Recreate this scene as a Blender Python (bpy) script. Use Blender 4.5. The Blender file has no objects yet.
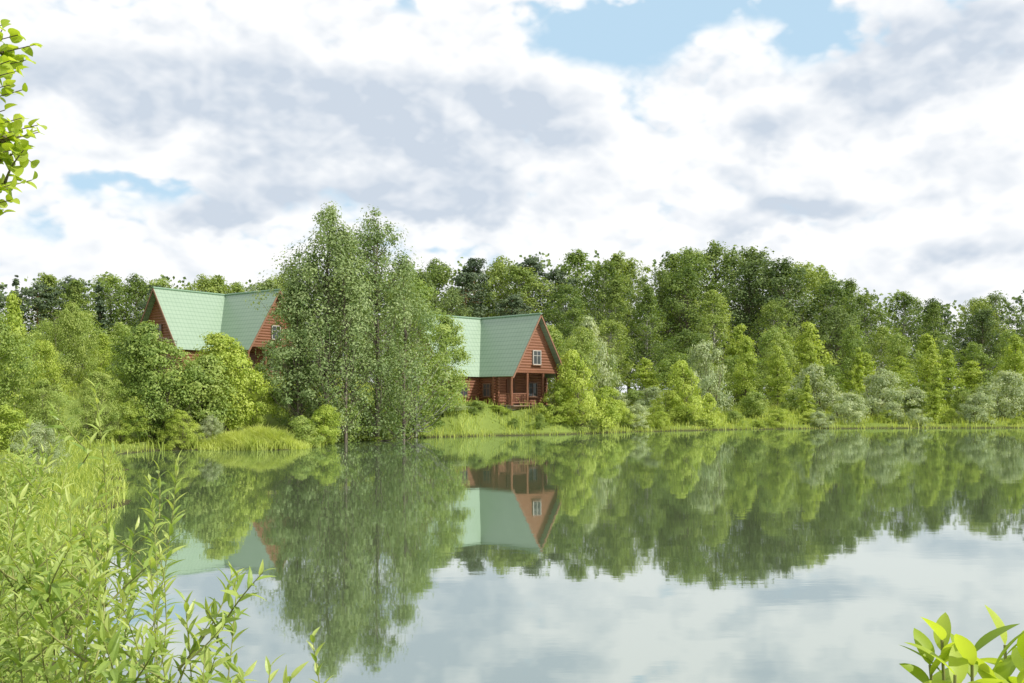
import bpy, math
import numpy as np
from mathutils import Vector

F=995.6; CH=2.5; HY=400.0
def wx(px,d): return (px-512.0)/F*d
def wz(py,d): return CH+(HY-py)/F*d
scene=bpy.context.scene
scene.view_settings.view_transform='Standard'
scene.view_settings.look='None'
scene.view_settings.exposure=0
COL=scene.collection

# ---------------------------------------------------------------- helpers
def mesh_np(name,V,groups,mats,smooth=False,tint=None,uv=None):
    V=np.asarray(V,dtype=np.float32)
    me=bpy.data.meshes.new(name)
    me.vertices.add(len(V)); me.vertices.foreach_set('co',V.ravel())
    idx=[];starts=[];mi=[];n=0
    for Fa,m in groups:
        Fa=np.asarray(Fa,dtype=np.int32)
        if len(Fa)==0: continue
        k=Fa.shape[1]
        idx.append(Fa.ravel()); starts.append(n+np.arange(len(Fa))*k); mi.append(np.full(len(Fa),m)); n+=Fa.size
    idx=np.concatenate(idx);starts=np.concatenate(starts);mi=np.concatenate(mi)
    me.loops.add(len(idx)); me.loops.foreach_set('vertex_index',idx.astype(np.int32))
    me.polygons.add(len(starts)); me.polygons.foreach_set('loop_start',starts.astype(np.int32))
    me.polygons.foreach_set('material_index',mi.astype(np.int32))
    me.polygons.foreach_set('use_smooth',np.full(len(starts),bool(smooth)))
    for m in mats: me.materials.append(m)
    me.update(calc_edges=True)
    if tint is not None:
        a=me.attributes.new('tint','FLOAT','POINT'); a.data.foreach_set('value',np.asarray(tint,dtype=np.float32))
    if uv is not None:
        u=me.uv_layers.new(name='UVMap'); u.data.foreach_set('uv',np.asarray(uv,dtype=np.float32)[idx].ravel())
    return me

def add(name,data,parent=None,loc=(0,0,0),rot=0.0,scale=None,label=None,category=None,group=None,kind=None):
    o=bpy.data.objects.new(name,data)
    COL.objects.link(o)
    o.location=loc
    o.rotation_euler=(0,0,rot)
    if scale is not None: o.scale=scale
    if parent is not None: o.parent=parent
    if label: o['label']=label
    if category: o['category']=category
    if group: o['group']=group
    if kind: o['kind']=kind
    return o

class Geo:
    def __init__(s): s.V=[];s.g={};s.n=0;s.t=[]
    def put(s,V,faces,m=0,t=0.5):
        V=np.asarray(V,dtype=float)
        for k,Fa in faces.items():
            if len(Fa): s.g.setdefault((k,m),[]).append(np.asarray(Fa)+s.n)
        s.V.append(V); s.t.append(np.broadcast_to(np.asarray(t,dtype=float),(len(V),))); s.n+=len(V)
    def merge(s,o,off):
        base=s.n
        for k,f in o.g.items():
            s.g.setdefault(k,[]).extend([a+base for a in f])
        s.V+= [v+np.array(off,float) for v in o.V]; s.t+=o.t; s.n+=o.n
    def box(s,c,sz,m=0,ax=None):
        c=np.array(c,float);h=np.array(sz,float)/2
        P=np.array([[x,y,z] for x in(-1,1) for y in(-1,1) for z in(-1,1)],float)*h
        if ax is not None: P=P@np.array(ax,float)
        s.put(P+c,{4:[[0,1,3,2],[4,6,7,5],[0,4,5,1],[2,3,7,6],[0,2,6,4],[1,5,7,3]]},m)
    def tube(s,pts,rad,sides=6,m=0,t=0.5,cap=True):
        pts=np.asarray(pts,float);n=len(pts);rad=np.broadcast_to(np.asarray(rad,float),(n,))
        T=np.gradient(pts,axis=0);T/=np.linalg.norm(T,axis=1)[:,None]+1e-9
        ref=np.array([0.,0,1]) if abs(T[0,2])<0.9 else np.array([1.,0,0])
        U=np.cross(T,ref);U/=np.linalg.norm(U,axis=1)[:,None]+1e-9
        W=np.cross(T,U)
        a=np.arange(sides)*2*math.pi/sides
        V=pts[:,None,:]+rad[:,None,None]*(np.cos(a)[None,:,None]*U[:,None,:]+np.sin(a)[None,:,None]*W[:,None,:])
        i=np.arange(n-1)[:,None]*sides;j=np.arange(sides)[None,:];k=(j+1)%sides
        Q=np.stack([i+j,i+k,i+sides+k,i+sides+j],-1).reshape(-1,4)
        s.put(V.reshape(-1,3),{4:Q},m,t)
        if cap:
            s.put(np.vstack([V[0],pts[0][None]]),{3:[[sides,(q+1)%sides,q] for q in range(sides)]},m,t)
            s.put(np.vstack([V[-1],pts[-1][None]]),{3:[[sides,q,(q+1)%sides] for q in range(sides)]},m,t)
    def rhombs(s,P,N,L,W,rng,m=0,t=0.5,axis=None):
        n=len(P)
        N=N/(np.linalg.norm(N,axis=1)[:,None]+1e-9)
        A=rng.normal(size=(n,3)) if axis is None else axis
        T=A-N*np.sum(A*N,1)[:,None];T/=np.linalg.norm(T,axis=1)[:,None]+1e-9
        B=np.cross(N,T)
        L=np.broadcast_to(L,(n,))[:,None];W=np.broadcast_to(W,(n,))[:,None]
        V=np.stack([P-T*L/2,P+B*W/2-T*L*0.08,P+T*L/2-N*L*0.12,P-B*W/2-T*L*0.08],1).reshape(-1,3)
        Q=np.arange(n*4).reshape(-1,4)
        s.put(V,{4:Q},m,np.repeat(np.broadcast_to(t,(n,)),4))
    def mesh(s,name,mats,smooth=False):
        V=np.vstack(s.V)
        return mesh_np(name,V,[(np.vstack(f),m) for (k,m),f in s.g.items()],mats,smooth,np.concatenate(s.t))

def new_mat(name):
    m=bpy.data.materials.new(name);m.use_nodes=True
    nt=m.node_tree
    for n in list(nt.nodes): nt.nodes.remove(n)
    out=nt.nodes.new('ShaderNodeOutputMaterial')
    return m,nt,out
def N_(nt,t,**kw):
    n=nt.nodes.new(t)
    for k,v in kw.items(): setattr(n,k,v)
    return n
def setin(nt,node,key,v):
    s=node.inputs[key]
    if isinstance(v,bpy.types.NodeSocket): nt.links.new(v,s)
    else: s.default_value=v
def MA(nt,op,a,b=None,c=None,clamp=False):
    n=nt.nodes.new('ShaderNodeMath');n.operation=op;n.use_clamp=clamp
    setin(nt,n,0,a)
    if b is not None:setin(nt,n,1,b)
    if c is not None:setin(nt,n,2,c)
    return n.outputs[0]
def MIX(nt,f,a,b,mode='MIX'):
    n=nt.nodes.new('ShaderNodeMix');n.data_type='RGBA';n.blend_type=mode;n.clamp_factor=True
    setin(nt,n,0,f);setin(nt,n,6,a if isinstance(a,bpy.types.NodeSocket) else tuple(a)+(1,) if len(a)==3 else a)
    setin(nt,n,7,b if isinstance(b,bpy.types.NodeSocket) else tuple(b)+(1,) if len(b)==3 else b)
    return n.outputs[2]
def NOISE(nt,vec,scale,detail=4,rough=0.55,dims='3D'):
    n=nt.nodes.new('ShaderNodeTexNoise');n.noise_dimensions=dims;n.inputs['Scale'].default_value=scale
    n.inputs['Detail'].default_value=detail;n.inputs['Roughness'].default_value=rough
    if vec is not None: nt.links.new(vec,n.inputs['Vector'])
    return n.outputs['Fac']

def leaf_mat(name,dark,mid,light,transl=0.35,rough=0.5,var=0.35,spec=0.3):
    m,nt,out=new_mat(name)
    at=N_(nt,'ShaderNodeAttribute',attribute_name='tint').outputs['Fac']
    oi=N_(nt,'ShaderNodeObjectInfo').outputs['Random']
    f=MA(nt,'ADD',at,MA(nt,'MULTIPLY',MA(nt,'SUBTRACT',oi,0.5),var))
    r=N_(nt,'ShaderNodeValToRGB');r.color_ramp.elements[0].position=0.1;r.color_ramp.elements[1].position=0.9
    r.color_ramp.elements[0].color=dark+(1,);r.color_ramp.elements[1].color=light+(1,)
    e=r.color_ramp.elements.new(0.5);e.color=mid+(1,)
    nt.links.new(f,r.inputs[0])
    c=r.outputs[0]
    p=N_(nt,'ShaderNodeBsdfPrincipled');nt.links.new(c,p.inputs['Base Color'])
    p.inputs['Roughness'].default_value=rough;p.inputs['Specular IOR Level'].default_value=spec
    tr=N_(nt,'ShaderNodeBsdfTranslucent')
    tcx=MIX(nt,1.0,c,(1.35,1.35,0.55),'MULTIPLY')
    nt.links.new(tcx,tr.inputs['Color'])
    mx=N_(nt,'ShaderNodeMixShader');mx.inputs[0].default_value=transl
    nt.links.new(p.outputs[0],mx.inputs[1]);nt.links.new(tr.outputs[0],mx.inputs[2])
    nt.links.new(mx.outputs[0],out.inputs['Surface'])
    return m

def bark_mat(name,a,b,scale=6):
    m,nt,out=new_mat(name)
    tc=N_(nt,'ShaderNodeTexCoord').outputs['Object']
    mp=N_(nt,'ShaderNodeMapping');mp.inputs['Scale'].default_value=(1,1,0.3);nt.links.new(tc,mp.inputs[0])
    nz=NOISE(nt,mp.outputs[0],scale,3)
    r=N_(nt,'ShaderNodeValToRGB');r.color_ramp.elements[0].position=.35;r.color_ramp.elements[1].position=.65
    r.color_ramp.elements[0].color=a+(1,);r.color_ramp.elements[1].color=b+(1,)
    nt.links.new(nz,r.inputs[0])
    p=N_(nt,'ShaderNodeBsdfDiffuse');nt.links.new(r.outputs[0],p.inputs['Color'])
    nt.links.new(p.outputs[0],out.inputs['Surface'])
    return m

M_birchleaf=leaf_mat('birch_leaves',(.10,.165,.035),(.20,.275,.06),(.33,.405,.10),var=.6,transl=.35)
M_darkleaf=leaf_mat('dark_leaves',(.06,.105,.035),(.125,.185,.055),(.215,.285,.08),var=.6,transl=.3)
M_conifer=leaf_mat('conifer_needles',(.045,.075,.035),(.08,.12,.055),(.13,.18,.075),transl=.15,var=.4)
M_silver=leaf_mat('poplar_leaves',(.12,.19,.065),(.23,.31,.12),(.38,.45,.22),transl=.35,rough=.5,spec=.3,var=.1)
M_greywillow=leaf_mat('grey_willow_leaves',(.24,.31,.16),(.38,.45,.24),(.52,.57,.35),transl=.33,rough=.5,var=.25)
M_yellow=leaf_mat('young_leaves',(.22,.31,.04),(.36,.45,.075),(.50,.57,.13),transl=.38,var=.25)
M_mid=leaf_mat('shrub_leaves',(.14,.22,.045),(.25,.34,.075),(.38,.45,.125),transl=.36,var=.4)
M_fgwillow=leaf_mat('willow_leaves',(.17,.27,.05),(.29,.39,.09),(.46,.53,.18),transl=.4,rough=.4,spec=.4,var=.1)
M_aspen=leaf_mat('aspen_leaves',(.22,.32,.03),(.33,.44,.045),(.46,.55,.09),transl=.5,rough=.45,var=.1)
M_grass=leaf_mat('grass_blades',(.18,.26,.04),(.33,.41,.075),(.50,.56,.15),transl=.35,var=.05)
M_bark=bark_mat('grey_bark',(.09,.075,.06),(.22,.19,.15))
M_birch=bark_mat('birch_bark',(.14,.13,.12),(.60,.58,.54),4)
M_pine=bark_mat('pine_bark',(.18,.10,.06),(.38,.22,.12),5)
M_stem=bark_mat('green_stems',(.16,.17,.06),(.30,.31,.12),30)

# ---------------------------------------------------------------- terrain
POND=np.array([(-2.2,4.5),(-3.4,8),(-5,12),(-7,17),(-10.5,27),(-15,38),(-18.5,46),(-17,50),(-13,49.4),(-10.9,50.4),(-10.4,53),(-10.5,57),(-9.5,62),(-6,66),
 (-3,68),(0,70.2),(4,72),(9,77),(13,80),(17,83),(24,86),(31,87.5),(40,88.5),(50,89),(75,88),(90,75),(95,50),(80,20),(50,5),(20,3),(5,2.6),(0,3.0)],float)
def sdist(x,y):
    x=np.asarray(x,float);y=np.asarray(y,float)
    d=np.full(x.shape,1e9);ins=np.zeros(x.shape,bool)
    for i in range(len(POND)):
        a=POND[i];b=POND[(i+1)%len(POND)];e=b-a
        t=np.clip(((x-a[0])*e[0]+(y-a[1])*e[1])/(e@e),0,1)
        d=np.minimum(d,np.hypot(x-a[0]-t*e[0],y-a[1]-t*e[1]))
        c=((a[1]>y)!=(b[1]>y))&(x<(b[0]-a[0])*(y-a[1])/(b[1]-a[1]+1e-12)+a[0])
        ins^=c
    return np.where(ins,-d,d)
def sm(t): t=np.clip(t,0,1);return t*t*(3-2*t)
H1=(wx(481,80),80.0,1.86); H2=(wx(225,80),80.0,3.85)
def height(x,y):
    x=np.asarray(x,float);y=np.asarray(y,float)
    s=sdist(x,y)+0.45*np.sin(x*1.3+1)*np.sin(y*1.1)*sm(y/20)
    h=np.where(s>0,.30*sm(s/1.5)+1.15*sm(s/14)+1.0*sm((s-10)/60),-np.minimum(2.0,.4*-s))
    h=h+np.where(s>1,.06*np.sin(x*.8)*np.cos(y*.7)+.04*np.sin(x*2.1+y*1.3),0)
    near=np.exp(-(x**2+y**2)/16.)
    h=np.where(s>0,h+.35*near*sm(s/2),h)
    for hx,hy,hz in (H1,H2):
        r=np.hypot(x-hx,y-(hy-2.5));R0=7.0;R1=11 if hz<3 else 26
        w=1-sm((r-R0)/(R1-R0))
        w=w*sm((s-.3)/4.)
        h=h*(1-w)+hz*w
    return h
def hz(x,y): return float(height(np.array([x]),np.array([y]))[0])
def axis_lines(a,b,st,lo,hi):
    L=list(np.arange(a,b,st));s=st;v=a;left=[]
    while v>lo: s*=1.25;v-=s;left.append(v)
    s=st;v=L[-1];right=[]
    while v<hi: s*=1.25;v+=s;right.append(v)
    return np.array(left[::-1]+L+right)
xs=axis_lines(-34,62,.7,-1800,1800);ys=axis_lines(-6,98,.7,-500,2500)
X,Y=np.meshgrid(xs,ys);Z=height(X,Y)
nx,ny=len(xs),len(ys)
i=np.arange(ny-1)[:,None]*nx;j=np.arange(nx-1)[None,:]
Q=np.stack([i+j,i+j+1,i+nx+j+1,i+nx+j],-1).reshape(-1,4)
m,nt,out=new_mat('meadow_ground')
tc=N_(nt,'ShaderNodeTexCoord').outputs['Object']
n1=NOISE(nt,tc,.35,3);n2=NOISE(nt,tc,5,3)
c=MIX(nt,n1,(.13,.19,.04),(.27,.34,.08));c=MIX(nt,MA(nt,'MULTIPLY',n2,.5),c,(.10,.12,.04))
sp=N_(nt,'ShaderNodeSeparateXYZ');nt.links.new(tc,sp.inputs[0])
low=MA(nt,'SUBTRACT',1.0,MA(nt,'MULTIPLY',sp.outputs[2],5.0,clamp=True),clamp=True)
c=MIX(nt,low,c,(.06,.055,.03))
p=N_(nt,'ShaderNodeBsdfDiffuse');nt.links.new(c,p.inputs['Color'])
nt.links.new(p.outputs[0],out.inputs[0])
add('ground',mesh_np('ground',np.stack([X,Y,Z],-1).reshape(-1,3),[(Q,0)],[m],True),kind='structure')

# ---------------------------------------------------------------- water
m,nt,out=new_mat('pond_water')
tc=N_(nt,'ShaderNodeTexCoord').outputs['Object']
mp=N_(nt,'ShaderNodeMapping');mp.inputs['Scale'].default_value=(.5,1.0,1);nt.links.new(tc,mp.inputs[0])
a=NOISE(nt,mp.outputs[0],1.0,2,.5);b=NOISE(nt,mp.outputs[0],7.,2,.5)
patch=NOISE(nt,tc,.07,2)
hh=MA(nt,'ADD',MA(nt,'MULTIPLY',a,.5),MA(nt,'MULTIPLY',MA(nt,'MULTIPLY',b,.14),patch))
bp=N_(nt,'ShaderNodeBump');bp.inputs['Strength'].default_value=1;bp.inputs['Distance'].default_value=.0033
nt.links.new(hh,bp.inputs['Height'])
df=N_(nt,'ShaderNodeBsdfDiffuse');df.inputs[0].default_value=(.105,.14,.07,1)
gl=N_(nt,'ShaderNodeBsdfGlossy');gl.inputs['Color'].default_value=(.90,.95,.97,1);gl.inputs['Roughness'].default_value=.025
nt.links.new(bp.outputs[0],gl.inputs['Normal'])
fr=N_(nt,'ShaderNodeFresnel');fr.inputs[0].default_value=1.33
fac=MA(nt,'MULTIPLY_ADD',MA(nt,'POWER',fr.outputs[0],.7),.40,.48)
mx=N_(nt,'ShaderNodeMixShader');nt.links.new(fac,mx.inputs[0]);nt.links.new(df.outputs[0],mx.inputs[1]);nt.links.new(gl.outputs[0],mx.inputs[2])
nt.links.new(mx.outputs[0],out.inputs[0])
ring=[]
for k in range(len(POND)):
    a_=POND[k-1];b_=POND[k];c_=POND[(k+1)%len(POND)]
    t_=(c_-a_)/np.linalg.norm(c_-a_);nrm=np.array([-t_[1],t_[0]])
    if sdist(np.array([b_[0]+nrm[0]*.3]),np.array([b_[1]+nrm[1]*.3]))[0]<0: nrm=-nrm
    ring.append(b_+nrm*.7)
ring=np.array(ring)
me=bpy.data.meshes.new('water');me.from_pydata([(q[0],q[1],0.0) for q in ring],[],[list(range(len(ring)))])
me.materials.append(m);me.update()
if me.polygons[0].normal.z<0: me.flip_normals()
add('water',me,kind='structure')

# ---------------------------------------------------------------- trees
PROF={
 'broad':lambda t:np.clip(np.sin(math.pi*np.clip(t,0,1)**.75),0,1)**.55*(1-.25*t),
 'round':lambda t:np.clip(np.sin(math.pi*np.clip(t*.93+.07,0,1)**1.05),0,1)**.5,
 'poplar':lambda t:np.clip(np.sin(math.pi*np.clip(t*.80+.17,0,1)),0,1)**.75,
 'birch':lambda t:np.minimum(1,(t+.15)*2.5)*np.clip(1-t,0,1)**.5,
 'spruce':lambda t:np.clip(1-t,0,1)**.9+.03,
 'pine':lambda t:np.clip(np.sin(math.pi*np.clip(t*.85+.12,0,1)),0,1)**.6,
 'bush':lambda t:np.sqrt(np.clip(1-t*t,0,1))*np.minimum(1,.75+t),
}
def gen_tree(seed,kind,H,rad,base,ncl,per,leaf,clr=None,bark_r=None,flat=.65,multi=1,lean=.0,lobes=.22,up=.45,asp=.62):
    rng=np.random.default_rng(seed)
    W=Geo();L=Geo()
    bark_r=bark_r or H*.012
    clr=clr or rad*.26
    prof=PROF[kind]
    trunks=[]
    for k in range(multi):
        n=9;t=np.linspace(0,1,n);a=rng.uniform(0,6.28)
        sp=(0 if multi==1 else rad*.45)
        tip=np.array([math.cos(a)*sp+lean*H,math.sin(a)*sp,H*(.96 if k==0 else rng.uniform(.7,.92))])
        pts=np.outer(t,tip);pts[:,:2]+=np.cumsum(rng.normal(0,H*.006,(n,2)),0)*(t[:,None])
        if multi>1: pts[:,:2]+=np.outer(np.sqrt(t)-t,tip[:2]*.3)
        pts[0,2]=-.3
        W.tube(pts,bark_r*(1-t)**.8+bark_r*.06,7,0,.5)
        trunks.append(pts)
    ph=rng.uniform(0,6.28,4)
    u=rng.random(ncl);t=u**.85 if kind!='spruce' else u**1.1
    az=rng.uniform(0,6.28,ncl)
    env=prof(t)*rad*(1+lobes*np.sin(2*az+ph[0]+3*t)+lobes*.8*np.sin(3*az+ph[1]-9*t)+rng.normal(0,.13,ncl))
    rho=env*rng.random(ncl)**.42*.92
    zc=base*H+t*(H-base*H)*.97
    axis=np.array([np.interp(zc/H,np.linspace(0,1,9),trunks[0][:,q]) for q in range(2)]).T
    C=np.stack([axis[:,0]+rho*np.cos(az),axis[:,1]+rho*np.sin(az),zc+rng.normal(0,.02*H,ncl)],1)
    C[:,2]=np.minimum(C[:,2],H*1.0)
    ctint=np.clip(rng.normal(.5,.28,ncl),0,1)
    csz=clr*rng.uniform(.55,1.35,ncl)*(0.55+.45*prof(np.clip(t,0,.97))/max(1e-3,prof(np.array([.3]))[0]))
    for k in range(ncl):
        tr=trunks[k%len(trunks)]
        z0=max(C[k,2]-rho[k]*(.05 if kind in('pine','spruce') else .9)-csz[k]*.3,H*base*.6 if kind!='bush' else .05)
        z0=min(z0,tr[-1,2]*.97)
        s=np.array([np.interp(z0,tr[:,2],tr[:,q]) for q in range(2)]+[z0])
        d=C[k]-s
        mid=s+d*.5+np.array([0,0,-.08*np.linalg.norm(d)])+rng.normal(0,.04,3)*np.linalg.norm(d)
        r0=bark_r*.32*(1-z0/H*.7)
        W.tube([s,mid,C[k]],[r0,r0*.6,r0*.25],4,0,.5,False)
    n=ncl*per
    ci=np.repeat(np.arange(ncl),per)
    o=rng.normal(0,1,(n,3));ol=np.linalg.norm(o,axis=1);o*=(np.minimum(ol,1.9)/ol)[:,None]
    off=o*.54*csz[ci][:,None]
    off[:,2]*=flat if kind!='poplar' else 1.1
    if kind=='spruce':
        dirv=np.stack([np.cos(az),np.sin(az),-.35+0*az],1)[ci]
        off=off*.55+dirv*(rng.uniform(-.9,.5,n)*csz[ci])[:,None]
    P=C[ci]+off
    P[:,2]=np.maximum(P[:,2],.05)
    outw=np.stack([P[:,0]-axis[ci,0],P[:,1]-axis[ci,1],0*P[:,0]],1)/rad
    Nn=off/(csz[ci][:,None]+1e-6)*.9+outw*.6+np.array([0,0,up])+rng.normal(0,.34,(n,3))
    sz=leaf*rng.uniform(.6,1.35,n)
    ti=np.clip(ctint[ci]*.5+rng.random(n)*.5,0,1)
    L.rhombs(P,Nn,sz,sz*asp,rng,0,ti)
    return W,L
def leaders(seed,H,specs,per,leaf,clr,bark_r):
    """one tree with several rising leaders: specs = (dx,dy,height fraction,radius,clumps)"""
    W=Geo();L=Geo()
    for k,(dx,dy,hf,rad,ncl) in enumerate(specs):
        w_,l_=gen_tree(seed+k*3,'poplar',H*hf,rad,.07,ncl,per,leaf,clr=clr,bark_r=bark_r*(1 if k==0 else .6),lobes=.26)
        W.merge(w_,(dx,dy,0));L.merge(l_,(dx,dy,0))
    return W,L
def single_mesh(name,W,L,bark,leafm):
    G=Geo()
    for src,mi in((W,0),(L,1)):
        V=np.vstack(src.V);t=np.concatenate(src.t)
        base=G.n
        for (k,_),f in src.g.items(): G.g.setdefault((k,mi),[]).append(np.vstack(f)+base)
        G.V.append(V);G.t.append(t);G.n+=len(V)
    return G.mesh(name,[bark,leafm])
def hero(name,x,y,W,L,bark,leafm,label,category='tree',rot=0,group=None,parts=('trunk','crown'),z=None,scale=None):
    e=add(name,None,loc=(x,y,hz(x,y) if z is None else z),rot=rot,label=label,category=category,group=group,scale=scale)
    add(parts[0],W.mesh(parts[0],[bark],True),e);add(parts[1],L.mesh(parts[1],[leafm]),e)
    return e

FV=[]
def fv(kind,n,**k):
    for s in range(n):
        mats=k['mats'][s%len(k['mats'])]
        W,L=gen_tree(100+len(FV)*7,kind,18,k['rad'],k['base'],k['ncl'],k['per'],k['leaf'],clr=k.get('clr'),flat=k.get('flat',.8),lobes=k.get('lobes',.22))
        FV.append((k['nm'],single_mesh(k['nm'],W,L,k['bark'],mats)))
fv('round',3,nm='birch_tree',rad=4.0,base=.16,ncl=200,per=52,leaf=.27,clr=1.05,bark=M_birch,mats=[M_birchleaf,M_birchleaf,M_mid],lobes=.28)
fv('broad',2,nm='birch_tree',rad=3.6,base=.14,ncl=180,per=52,leaf=.26,clr=.95,bark=M_birch,mats=[M_birchleaf,M_mid])
fv('round',3,nm='deciduous_tree',rad=4.6,base=.12,ncl=210,per=54,leaf=.28,clr=1.15,bark=M_bark,mats=[M_darkleaf,M_birchleaf,M_darkleaf],lobes=.32)
fv('pine',2,nm='pine_tree',rad=2.9,base=.5,ncl=75,per=70,leaf=.30,clr=1.0,flat=.5,bark=M_pine,mats=[M_conifer])
fv('spruce',2,nm='spruce_tree',rad=2.6,base=.08,ncl=150,per=42,leaf=.34,clr=.8,flat=.35,bark=M_bark,mats=[M_conifer])
IDX={'birch':[0,1,2,3,4],'dec':[5,6,7],'pine':[8,9],'spruce':[10,11]}
LAB={'birch_tree':'tall green birch with pale trunk in the wood behind the pond','deciduous_tree':'broad dark green deciduous tree in the mixed wood',
 'pine_tree':'tall dark pine with bare lower trunk in the wood','spruce_tree':'pointed dark spruce in the mixed wood'}
sky_px=[-80,0,80,150,260,400,430,500,540,600,640,680,740,800,840,900,940,1000,1024,1100]
sky_py=[266,272,272,272,276,266,256,258,248,248,256,244,242,258,276,291,299,292,289,289]
rng=np.random.default_rng(11)
for r,(d,lo,hi) in enumerate([(124,.46,.64),(135,.64,.82),(147,.84,.96),(160,.95,1.0)]):
    px=-60.
    while px<1090:
        dd=d+rng.uniform(-4,4);pxx=px+rng.uniform(-10,10)
        px+=(5.6 if r==3 else 6.8)/dd*F*rng.uniform(.7,1.3)
        if r<2 and pxx<300: continue
        if r==0 and pxx>735: continue
        x=wx(pxx,dd);g=hz(x,dd)
        top=np.interp(pxx,sky_px,sky_py)
        h=(wz(top,dd)-g)*rng.uniform(lo,hi)*(.93 if (r==1 and pxx>740) else 1)
        u=rng.random()
        if pxx<330: k='pine' if u<.2 else 'spruce' if u<.4 else 'dec' if u<.75 else 'birch'
        elif pxx<560: k='pine' if u<.42 else 'birch' if u<.8 else 'dec'
        elif pxx<720: k='birch' if u<.65 else 'dec'
        else: k='dec' if u<.55 else 'birch' if u<.96 else 'spruce'
        nm,me=FV[rng.choice(IDX[k])]
        s=h/18;w=s*rng.uniform(1.0,1.35)
        w=max(w,.85)
        add(nm,me,loc=(x,dd,g),rot=rng.uniform(0,6.28),scale=(w,w,s),label=LAB[nm],category='tree',group='trees of the mixed wood')

G=Geo()
n=22000
ax_=rng.uniform(-170,190,n);ay_=rng.uniform(174,190,n)
hh_=np.interp(512+ax_/182*F,sky_px,sky_py);top=wz(hh_,182)*(.92+.03*np.sin(ax_*.5)+.02*np.sin(ax_*1.3))
az_=2+(top-2)*rng.random(n)**.7
G.rhombs(np.stack([ax_,ay_,az_],1),np.stack([rng.normal(0,.5,n),-1+rng.normal(0,.5,n),.5+rng.normal(0,.5,n)],1),.8,.6,rng,0,rng.random(n))
add('distant_wood',G.mesh('distant_wood',[M_darkleaf]),kind='stuff',label='far mass of dark green woodland behind the pond',category='wood')

BV={}
def bv(key,kind,H,rad,ncl,per,leaf,mat,nm,multi=4,base=.03,nv=3,**k):
    res=[]
    for s in range(nv):
        W,L=gen_tree(900+len(BV)*13+s,kind,H,rad,base,ncl,per,leaf,multi=multi,bark_r=.03 if multi>1 else H*.010,**k)
        res.append((nm,single_mesh(nm,W,L,M_bark,mat)))
    BV[key]=(res,H,rad)
bv('round_grey','bush',3,1.9,110,80,.12,M_greywillow,'willow_shrub',clr=.45,lobes=.12)
bv('round_green','bush',3,1.8,90,76,.15,M_mid,'green_shrub',clr=.55,lobes=.25)
bv('yellow','bush',4,1.8,120,100,.13,M_yellow,'yellow_green_shrub',clr=.5,lobes=.4)
bv('young','birch',7,1.6,130,54,.15,M_yellow,'young_birch',multi=1,base=.05,clr=.5,lobes=.3)
bv('youngd','round',7,2.2,150,54,.16,M_mid,'young_birch',multi=1,base=.08,clr=.6,lobes=.3)
bv('cone','spruce',5,1.2,120,50,.15,M_yellow,'young_spruce',multi=1,base=.02,clr=.38)
bv('fine','round',5,2.0,190,130,.10,M_mid,'alder_shrub',multi=3,base=.04,nv=2,clr=.5,lobes=.3)
bv('finey','bush',4,1.8,170,130,.085,M_yellow,'willow_shrub',multi=4,nv=2,clr=.42,lobes=.4)
bv('fineg','bush',3,1.8,150,130,.075,M_greywillow,'willow_shrub',multi=4,nv=1,clr=.42,lobes=.3)
BL={'round_grey':'rounded grey-green willow shrub on the pond bank','round_green':'rounded green shrub growing on the grassy bank',
 'yellow':'bright yellow-green leafy shrub beside the water','young':'slender bright green young birch in the meadow',
 'youngd':'medium green young birch at the edge of the wood','cone':'small conical green young tree on the bank',
 'fine':'many-stemmed leafy green alder in the bank thicket','finey':'bushy yellow-green willow in the bank thicket','fineg':'low grey-green willow among the thicket'}
def put(key,px,d,topy,wpx=None,label=None,sink=.1):
    res,H,rad=BV[key];nm,me=res[rng.integers(len(res))]
    x=wx(px,d);g=hz(x,d)
    h=max(.6,wz(topy,d)-g+sink)
    s=h/H
    w=s if wpx is None else (wpx/F*d/2)/rad
    add(nm,me,loc=(x,d,g-sink),rot=rng.uniform(0,6.28),scale=(w*.92,w*.92,s),label=label or BL[key],category='tree' if key in('young','youngd','cone') else 'shrub',group='shrubs and young trees along the bank')
for k,px,d,ty,w in [
 ('yellow',582,74.8,352,54),('yellow',556,74.2,382,40),('yellow',604,76.8,386,42),('yellow',622,79,400,30),('yellow',690,84.5,362,50),('yellow',664,84,390,38),('yellow',712,86,394,26),
 ('round_grey',712,94,341,60),('round_grey',632,79.8,404,36),('round_grey',655,92,387,46),
 ('round_grey',600,103,320,60),('round_green',640,95,390,42),
 ('young',745,104,337,36),('young',778,103,345,32),('cone',806,94,374,24),('round_grey',842,90.5,393,50),('round_grey',820,100,366,56),
 ('round_grey',875,95,370,60),('cone',935,91.5,361,34),('round_grey',972,91.3,392,48),('round_grey',1003,95,371,60),('round_grey',897,90.8,402,32),
 ('cone',858,101,348,30),('young',950,105,350,40),('young',1015,105,336,42),
 ('round_green',760,93,391,38),('round_grey',1045,93,385,60),('young',1060,98,340,50),
 ('round_green',920,98,392,34),
 ('round_green',430,69.5,398,50),('round_grey',455,70.5,402,44),('round_green',410,68,404,44),('round_green',480,72.3,410,28),
 ('round_green',388,65,400,54),('yellow',500,73,412,24),('round_green',335,59.5,402,60),('yellow',360,62,404,50),('round_green',545,74.5,406,26),
 ('round_green',304,52.6,416,40),('yellow',320,56,406,46),('round_grey',345,60.5,408,44),('round_green',375,63.2,404,48),
]: put(k,px,d,ty,w)
px=440.
SH=([440,470,512,570,640,700,790,860,960,1080],[68.6,69.5,71,73.2,79,83.3,86.8,88.5,89.3,89.8])
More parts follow.
